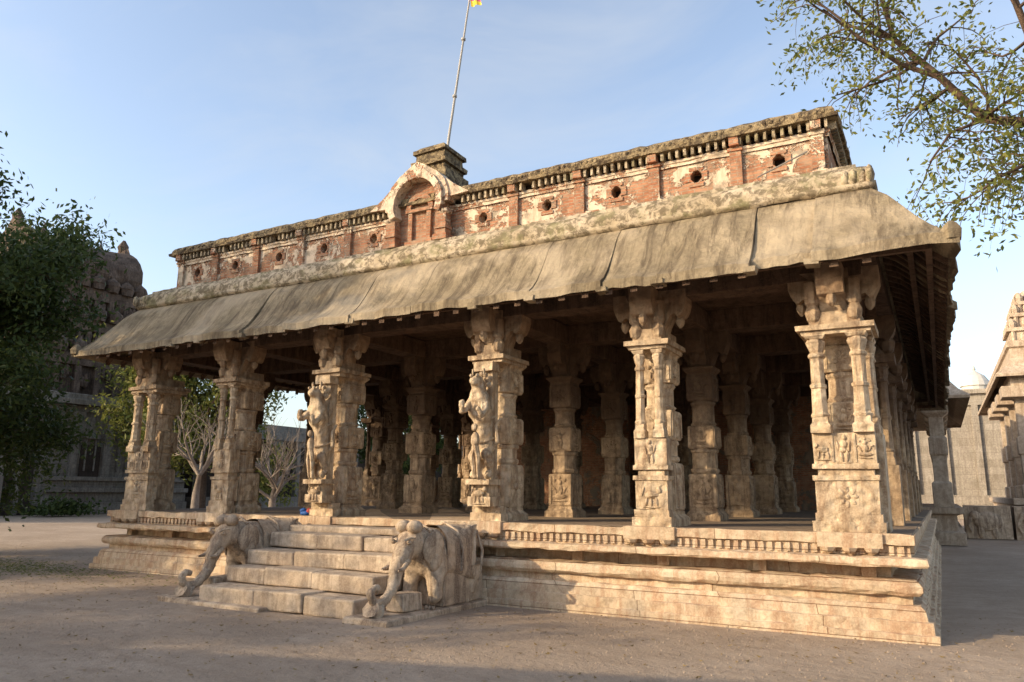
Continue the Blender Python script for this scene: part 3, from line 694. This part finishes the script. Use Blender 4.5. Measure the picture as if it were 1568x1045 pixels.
def ring_limbs(t,n,el,ls=1,ph=0): return [(t,(math.cos(ph+6.283*i/n),math.sin(ph+6.283*i/n),el),ls) for i in range(n)]
tree('acacia_tree',None,[(5.2,6,-.2),(5.0,6,2.5),(4.4,6,5),(3.4,6,7.4),(2.1,6,8.4)],11,[(3,(0,1,.8),1),(3,(.3,-1,.7),1),(3,(.8,.2,1),1),(2,(1,0,.5),1)],3.2,.2,'leafy',.066,6,.15,3,up=.1,droop=.8,
  extra=[([(2.1,6,8.4),(1.5,6,8.6),(.84,6,9.66),(.12,6,10.7),(-.1,6,12.1)],.10),([(3.0,6,7.7),(2.3,5.2,9.3),(1.9,4.8,11),(1.9,4.5,12.5)],.08),([(3.4,6,7.4),(2.6,5.4,7.6),(1.9,5,7.2),(1.3,4.8,6.9)],.06),([(.84,6,9.66),(.2,5.6,9.9),(-.5,5.4,10.6),(-1.1,5.2,11.3)],.055),([(.12,6,10.7),(-.7,6.2,11.4),(-1.3,6.4,12.3)],.045),([(1.5,6,8.6),(.9,5.6,8.3),(.5,5.4,7.7)],.04)])
tree('neem_tree',None,[(-22.0,-1.5,-.2),(-21.8,-1.4,2.4),(-21.5,-1.1,4.6)],21,ring_limbs(2,6,.7)+ring_limbs(1,6,.35,.85,.5),2.85,.22,'leafd',.085,46,.26,3,up=.1)
tree('neem_tree.001',None,[(-18.9,-3.9,-.2),(-19.1,-3.9,3),(-19.3,-3.7,6)],23,[(2,(-.5,.3,.6),.6),(1,(-.6,.5,.3),.6)],1.6,.16,'leafd',.075,10,.2,3,
  extra=[([(-19.3,-3.7,6),(-18.0,-3.4,7.1),(-16.9,-3.2,7.6),(-16.1,-3.0,7.8)],.045)])
tree('frangipani_tree',None,[(-28,17,-.1),(-28,17,1.1),(-27.9,17,1.7)],31,ring_limbs(2,5,1.0)+ring_limbs(1,3,.7),2.3,.22,'leafd',.08,0,.2,3,'barkg',up=.2)
tree('frangipani_tree.001',None,[(-30,14.2,-.1),(-30,14.2,1.4),(-30,14.3,2.2)],33,ring_limbs(2,5,1.0),2.4,.22,'leafd',.08,0,.2,3,'barkg',up=.2)
tree('green_tree',None,[(-38,21,-.1),(-38,21,3),(-38,21,5)],35,ring_limbs(2,6,.7)+ring_limbs(1,4,.3,.8),3.6,.3,'leafy',.16,12,.4,3)
tree('green_tree.001',None,[(-33,34,-.1),(-33,34,3),(-33,34,5)],36,ring_limbs(2,6,.7)+ring_limbs(1,4,.3,.8),3.2,.3,'leafd',.16,14,.4,3)
tree('green_tree.002',None,[(-41,20.5,-.1),(-41,20.5,4),(-41,20.5,6.5)],37,ring_limbs(2,6,.7)+ring_limbs(1,4,.3,.8),3.0,.3,'leafy',.14,7,.4,3)
tree('shade_tree',None,[(-26,-12,-.1),(-26,-12,5),(-25.8,-12,10)],41,ring_limbs(2,6,.5)+ring_limbs(1,3,.5),3.2,.3,'leafd',.16,11,.4,3)
tree('shade_tree.001',None,[(-23,-18.5,-.1),(-23,-18.5,3),(-23,-18.5,6.0)],43,ring_limbs(2,5,.4),2.3,.26,'leafd',.14,5,.35,3)
bm_=MB()
for i in range(900):
    a=Vector((random.gauss(0,.7),random.gauss(0,.9),abs(random.gauss(0,.4))))
    d=Vector((random.uniform(-1,1),random.uniform(-1,1),random.uniform(-1,1))).normalized()*.13; w=d.orthogonal()*.4
    c=Vector((-43.3,15.8,.1))+a; bm_.add([c-d,c+w,c+d,c-w],[(0,1,2,3)])
bm_.obj('shrub',['leafd'])
# ------------------------------------------------------------ unseen hall, added behind viewer to shade the foreground
cb=MB(); A=Vector((-27,-19.17,0)); Bv=Vector((-4,-12.04,0)); L=(Bv-A).length; ang=math.atan2(Bv.y-A.y,Bv.x-A.x)
T=Matrix.Translation(A)@Matrix.Rotation(ang,4,'Z')
cb.box(0,L,-3,-.15,0,5.5,0,0,T); cb.box(-.2,L+.2,-3.2,.0,5.5,5.75,0,0,T); cb.box(0,L,-3,-.1,5.75,6.0,0,0,T)
q=.5
while q<L:
    cb.box(q-.2,q+.2,-.15,-.02,0,5.5,0,0,T); q+=2.2
cb.obj('unseen_shade_hall',['grey'])
# ------------------------------------------------------------ left temple building and tower
lt=empty('gopuram_temple'); mb=MB(); X=-46.5
mb.box(X-8,X,0,26,0,7.0)
prf=[(.9,0,.7),(.7,.7,1.3),(.95,1.3,1.6),(.5,1.6,2.0),(.7,2.0,2.25)]
for d,z0,z1 in prf:
    for (a,c) in ((0,13.7),(16.2,26)): mb.box(X,X+d,a,c,z0,z1)
mb.box(X,X+.9,0,26,6.6,6.95); mb.box(X,X+.6,0,26,6.95,7.3); mb.box(X,X+.3,0,26,6.25,6.6)
y=.5
while y<26:
    if not 12.8<y<16.9:
        mb.box(X,X+.25,y-.22,y+.22,2.25,5.9); mb.box(X,X+.42,y-.38,y+.38,5.9,6.25)
        mb.box(X,X+.15,y+.75,y+.83,2.6,4.6); mb.box(X,X+.15,y+1.37,y+1.45,2.6,4.6); mb.box(X,X+.3,y+.65,y+1.55,4.6,4.85); mb.box(X,X+.2,y+.8,y+1.4,4.85,5.2)
    y+=2.2
mb.box(X,X+.5,13.7,14.0,0,5.9); mb.box(X,X+.5,15.9,16.2,0,5.9); mb.box(X,X+.6,13.4,16.5,5.9,6.2)
mb.box(X,X+.35,14.8,15.1,0,5.9)
mb.obj('base_storey',['grey'],lt,bevel=.03)
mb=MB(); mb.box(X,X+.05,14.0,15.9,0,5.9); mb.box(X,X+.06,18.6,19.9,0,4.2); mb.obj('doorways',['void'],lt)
mb=MB()
ty=18.9
for k_,(hw_,z0,z1) in enumerate(((4.6,7.3,10.0),(4.1,10.0,12.4),(3.6,12.4,14.6))):
    hx=hw_*.7; cxx=X-4.2
    mb.box(cxx-hx,cxx+hx,ty-hw_,ty+hw_,z0,z1-.5); mb.box(cxx-hx-.35,cxx+hx+.35,ty-hw_-.35,ty+hw_+.35,z1-.75,z1-.4); mb.box(cxx-hx-.2,cxx+hx+.2,ty-hw_-.2,ty+hw_+.2,z1-.4,z1)
    y=ty-hw_
    while y<=ty+hw_+.01:
        mb.box(cxx+hx,cxx+hx+.35,y-.18,y+.18,z0,z1-.75)
        mb.lathe(cxx+hx+.1,y,[(.42,z1),(.45,z1+.4),(.5,z1+.45),(.4,z1+.75),(.15,z1+.95),(.05,z1+1.15)],8)
        for _ in range(3): mb.ball(cxx+hx+.2,y+random.uniform(.3,.8),random.uniform(z0+.3,z1-.9),.2,.18,.4,0,6)
        y+=hw_*2/7
ZT=14.6
vs=[];n=14; hl=3.7; cxx=X-4.2
for yy in np.linspace(-hl,hl,9):
    fl=1+.08*(abs(yy)/hl)**4
    for i in range(n+1):
        a=math.pi*i/n; vs.append((cxx+2.6*math.cos(a)*(1.0 if 0<i<n else .85)*fl,ty+yy,ZT+.2+(3.3*math.sin(a)**.8)*fl))
fs=[(j*(n+1)+i,j*(n+1)+i+1,(j+1)*(n+1)+i+1,(j+1)*(n+1)+i) for j in range(8) for i in range(n)]
fs+=[tuple(range(n+1)),tuple(8*(n+1)+i for i in range(n,-1,-1))]
mb.add(vs,fs); mb.box(cxx-2.2,cxx+2.2,ty-3.4,ty+3.4,ZT,ZT+.4)
for s_ in (-1,1):
    mb.ball(cxx,ty+s_*3.75,ZT+3.3,.8,.35,1.0,0,8); mb.ball(cxx,ty+s_*3.8,ZT+2.1,2.1,.3,1.6,0,12); mb.lathe(cxx,ty+s_*3.7,[(.25,ZT+3.9),(.35,ZT+4.3),(.1,ZT+4.8)],8)
for q in (-2,-.7,.7,2): mb.lathe(cxx,ty+q,[(.12,ZT+3.4),(.2,ZT+3.7),(.06,ZT+4),(.02,ZT+4.4)],8)
for q in (-2.4,-.8,.8,2.4): mb.ball(cxx+2.3,ty+q,ZT+1.5,.4,.6,.8,0,8)
mb.obj('tower',['tower'],lt,jit=.05)
fc=empty('enclosure_colonnade'); mb=MB()
mb.box(-49,-46.5,27,75,0,6.0,1); mb.box(-49.5,-45.4,26.5,75,5.4,6.1); mb.box(-49,-45.8,26.5,75,6.1,6.6); mb.box(-48,-45.4,26.5,75,0,1.0)
y=27
while y<75: mb.box(-46.2,-45.8,y-.2,y+.2,1.0,5.0); mb.box(-46.4,-45.6,y-.5,y+.5,5.0,5.4); y+=2.4
mb.obj('colonnade',['grey','void'],fc,bevel=.02)
mb=MB(); mb.box(-46,3,70,73,0,5.5,0); mb.box(-46,3,69.4,73,5.5,6.1,0); x=-45
while x<2: mb.box(x,x+.4,69.6,70,0,5.5); x+=2.5
mb.obj('rear_wall',['grey'],fc)
# ------------------------------------------------------------ right background
rb=empty('pillared_shrine'); mb=MB(); RX=1.5
mb.ring(1.3+RX-.3,14,26,44,[(0,0),(0,.35),(.15,.4),(.15,.75),(.3,.8),(.3,1.2),(.1,1.25),(.1,1.5)],0,True)
for x in (1.85,3.3,5.2,7.2,9.5):
    for y in (27,30,33,36):
        x_=x+RX
        mb.lathe(x_,y,[(.36,1.5),(.36,2.0),(.26,2.05),(.26,3.2),(.33,3.25),(.33,3.9),(.25,3.95),(.25,5.4),(.36,5.5)],4); mb.box(x_-.7,x_+.7,y-.7,y+.7,5.5,5.95)
mb.box(1.5+RX,13,26.4,43,5.95,6.5)
mb.ring(1.5+RX,13,26.4,43,[(-.5,6.3),(-.52,6.42),(-.1,6.75),(.1,7.1),(.1,7.5),(0,7.55),(0,7.8),(.3,7.85)],0,True)
mb.obj('hall',['pierp'],rb,bevel=.02)
mb=MB(); tx,tyy=4.4,29
for hw_,z0,z1 in ((1.1,7.85,8.6),(.9,8.6,9.25),(.68,9.25,9.8)):
    mb.box(tx-hw_,tx+hw_,tyy-hw_,tyy+hw_,z0,z1-.15); mb.box(tx-hw_-.12,tx+hw_+.12,tyy-hw_-.12,tyy+hw_+.12,z1-.15,z1)
    for a in (-1,-.33,.33,1):
        for c in (-1,1): mb.lathe(tx+a*hw_*.9,tyy+c*hw_*.95,[(.14,z1),(.16,z1+.15),(.12,z1+.3),(.02,z1+.42)],8); mb.lathe(tx+c*hw_*.95,tyy+a*hw_*.9,[(.14,z1),(.16,z1+.15),(.12,z1+.3),(.02,z1+.42)],8)
        mb.lathe(tx+a*hw_*.9,tyy-hw_-.03,[(.07,z0),(.07,z1-.15)],6)
        mb.ball(tx+a*hw_*.6,tyy-hw_-.04,(z0+z1)/2-.05,.09,.06,.2,0,6)
mb.lathe(tx,tyy,[(.5,9.8),(.6,10.05),(.5,10.3),(.2,10.5),(.06,10.7),(.02,10.9)],12)
mb.obj('roof_tower',['pierp'],rb)
mb=MB()
for i in range(3):
    cx=1.6+i*1.6; mb.box(cx-.75,cx+.75,24.2,25.9,0,1.2,0,.02)
    mb.ball(cx,24.2,.65,.5,.14,.35,0,12); mb.ball(cx-.42,24.15,.85,.2,.14,.18,0,10); mb.tube([(cx-.55,24.1,.8),(cx-.66,24.1,.5),(cx-.55,24.1,.25)],[.08,.06,.04],6); mb.ball(cx+.2,24.2,.3,.12,.1,.28,0,8); mb.ball(cx-.25,24.2,.3,.12,.1,.28,0,8)
mb.obj('carved_plinth',['eleph'],rb,bevel=.03,jit=.01)
wh=empty('courtyard_wall'); mb=MB(); mb.box(-2,16,52,53,0,8.6,0); mb.box(-2,16,51.8,53.2,7.8,8.1); mb.box(-2,16,51.7,53.2,8.6,8.9); mb.box(-2,16,51.4,53.2,0,1.6)
for i in range(9): mb.box(-1.5+i*2,-1.1+i*2,51.75,52,1.6,7.8)
mb.obj('wall',['cwall'],wh)
mb=MB(); mb.lathe(3.0,54,[(.9,8.8),(.9,9.3),(1.0,9.35),(.9,9.7),(.65,10.1),(.3,10.35),(.1,10.5),(.14,10.6),(.04,10.9)],16); mb.obj('dome',['white'],wh)
rw=empty('rear_hall'); mb=MB()
mb.ring(-6,.75,D+1.2,D+14,[(0,0),(0,.4),(.2,.45),(.2,.95),(0,1.0),(0,1.2)],0,True)
for y in (D+1.8,D+4.4,D+7,D+9.6,D+12.2):
    mb.lathe(.2,y,[(.3,1.2),(.3,2),(.22,2.05),(.22,2.9),(.28,2.95),(.28,3.5),(.22,3.55),(.22,4.2),(.4,4.35),(.4,4.6)],4)
mb.box(-6,.5,D+1.4,D+13.5,4.6,5.0); mb.ring(-6.3,1.25,D+.9,D+14,[(0,4.75),(-.02,4.85),(.3,5.1),(.6,5.5),(.7,6.0),(.6,6.1),(.8,6.3)],0,True)
mb.box(-6,-1.2,D+1.6,D+13,1.2,4.6)
mb.obj('hall',['pierp'],rw,bevel=.02)
sg=empty('notice_board'); mb=MB(); Ts=Matrix.Translation((-19.6,.25,0))@Matrix.Rotation(math.radians(-25),4,'Z')
mb.box(-.6,.6,-.02,.02,.55,1.8,0,0,Ts); mb.box(-.63,-.58,-.04,.04,0,1.85,1,0,Ts); mb.box(.58,.63,-.04,.04,0,1.85,1,0,Ts)
for i in range(9): mb.box(-.5,.5-random.uniform(0,.3),-.026,-.021,.7+i*.11,.73+i*.11,1,0,Ts)
mb.obj('board_and_posts',['white','steel'],sg)
# ------------------------------------------------------------ light, world, camera
EL=math.radians(20); AZ=math.radians(43)
sd=Vector((-math.sin(AZ)*math.cos(EL),-math.cos(AZ)*math.cos(EL),math.sin(EL)))
sl=bpy.data.lights.new('sun','SUN'); sl.energy=5.0; sl.angle=math.radians(.5); sl.color=(1,.80,.52)
so=bpy.data.objects.new('sun',sl); COL.objects.link(so); so.rotation_euler=(-sd).to_track_quat('-Z','Y').to_euler(); so.location=(-30,-30,20)
w=bpy.data.worlds.new('World'); S.world=w; w.use_nodes=True; nt=w.node_tree; bg=nt.nodes['Background']
sk=nt.nodes.new('ShaderNodeTexSky'); sk.sky_type='NISHITA'; sk.sun_disc=False; sk.sun_elevation=EL; sk.sun_rotation=math.radians(223); sk.dust_density=2.0; sk.air_density=1.0; sk.ozone_density=1.5
hs=nt.nodes.new('ShaderNodeHueSaturation'); hs.inputs['Saturation'].default_value=.82; hs.inputs['Value'].default_value=2.25
nt.links.new(sk.outputs[0],hs.inputs['Color'])
kw=N(nt); tc=kw.n('ShaderNodeTexCoord'); mp=kw.n('ShaderNodeMapping'); mp.inputs['Scale'].default_value=(1.2,2.4,4.5); mp.inputs['Rotation'].default_value=(0,0,.7); kw.l(tc.outputs['Generated'],mp.inputs[0])
cn=kw.noise(mp.outputs[0],1.6,5,.6,.8)
cm=kw.mix(kw.math('MULTIPLY',kw.ramp(cn,[(.42,0.),(.75,1.)]),.34),hs.outputs[0],(5.4,5.6,5.8))
nt.links.new(cm,bg.inputs[0]); bg.inputs[1].default_value=.15
cd=bpy.data.cameras.new('camera'); co=bpy.data.objects.new('camera',cd); COL.objects.link(co); S.camera=co
yaw,pitch,roll,f=.5088,.1959,.0089,1159.06
d=Vector((-math.sin(yaw)*math.cos(pitch),math.cos(yaw)*math.cos(pitch),math.sin(pitch))); r=Vector((math.cos(yaw),math.sin(yaw),0)); u=r.cross(d)
r2=r*math.cos(roll)+u*math.sin(roll); u2=-r*math.sin(roll)+u*math.cos(roll)
Mx=Matrix(((r2.x,u2.x,-d.x,.143),(r2.y,u2.y,-d.y,-9.938),(r2.z,u2.z,-d.z,1.6),(0,0,0,1))); co.matrix_world=Mx
cd.sensor_width=36; cd.lens=36*f/1568; cd.clip_end=3000; cd.clip_start=.05
S.view_settings.view_transform='Standard'; S.view_settings.look='None'; S.view_settings.exposure=0
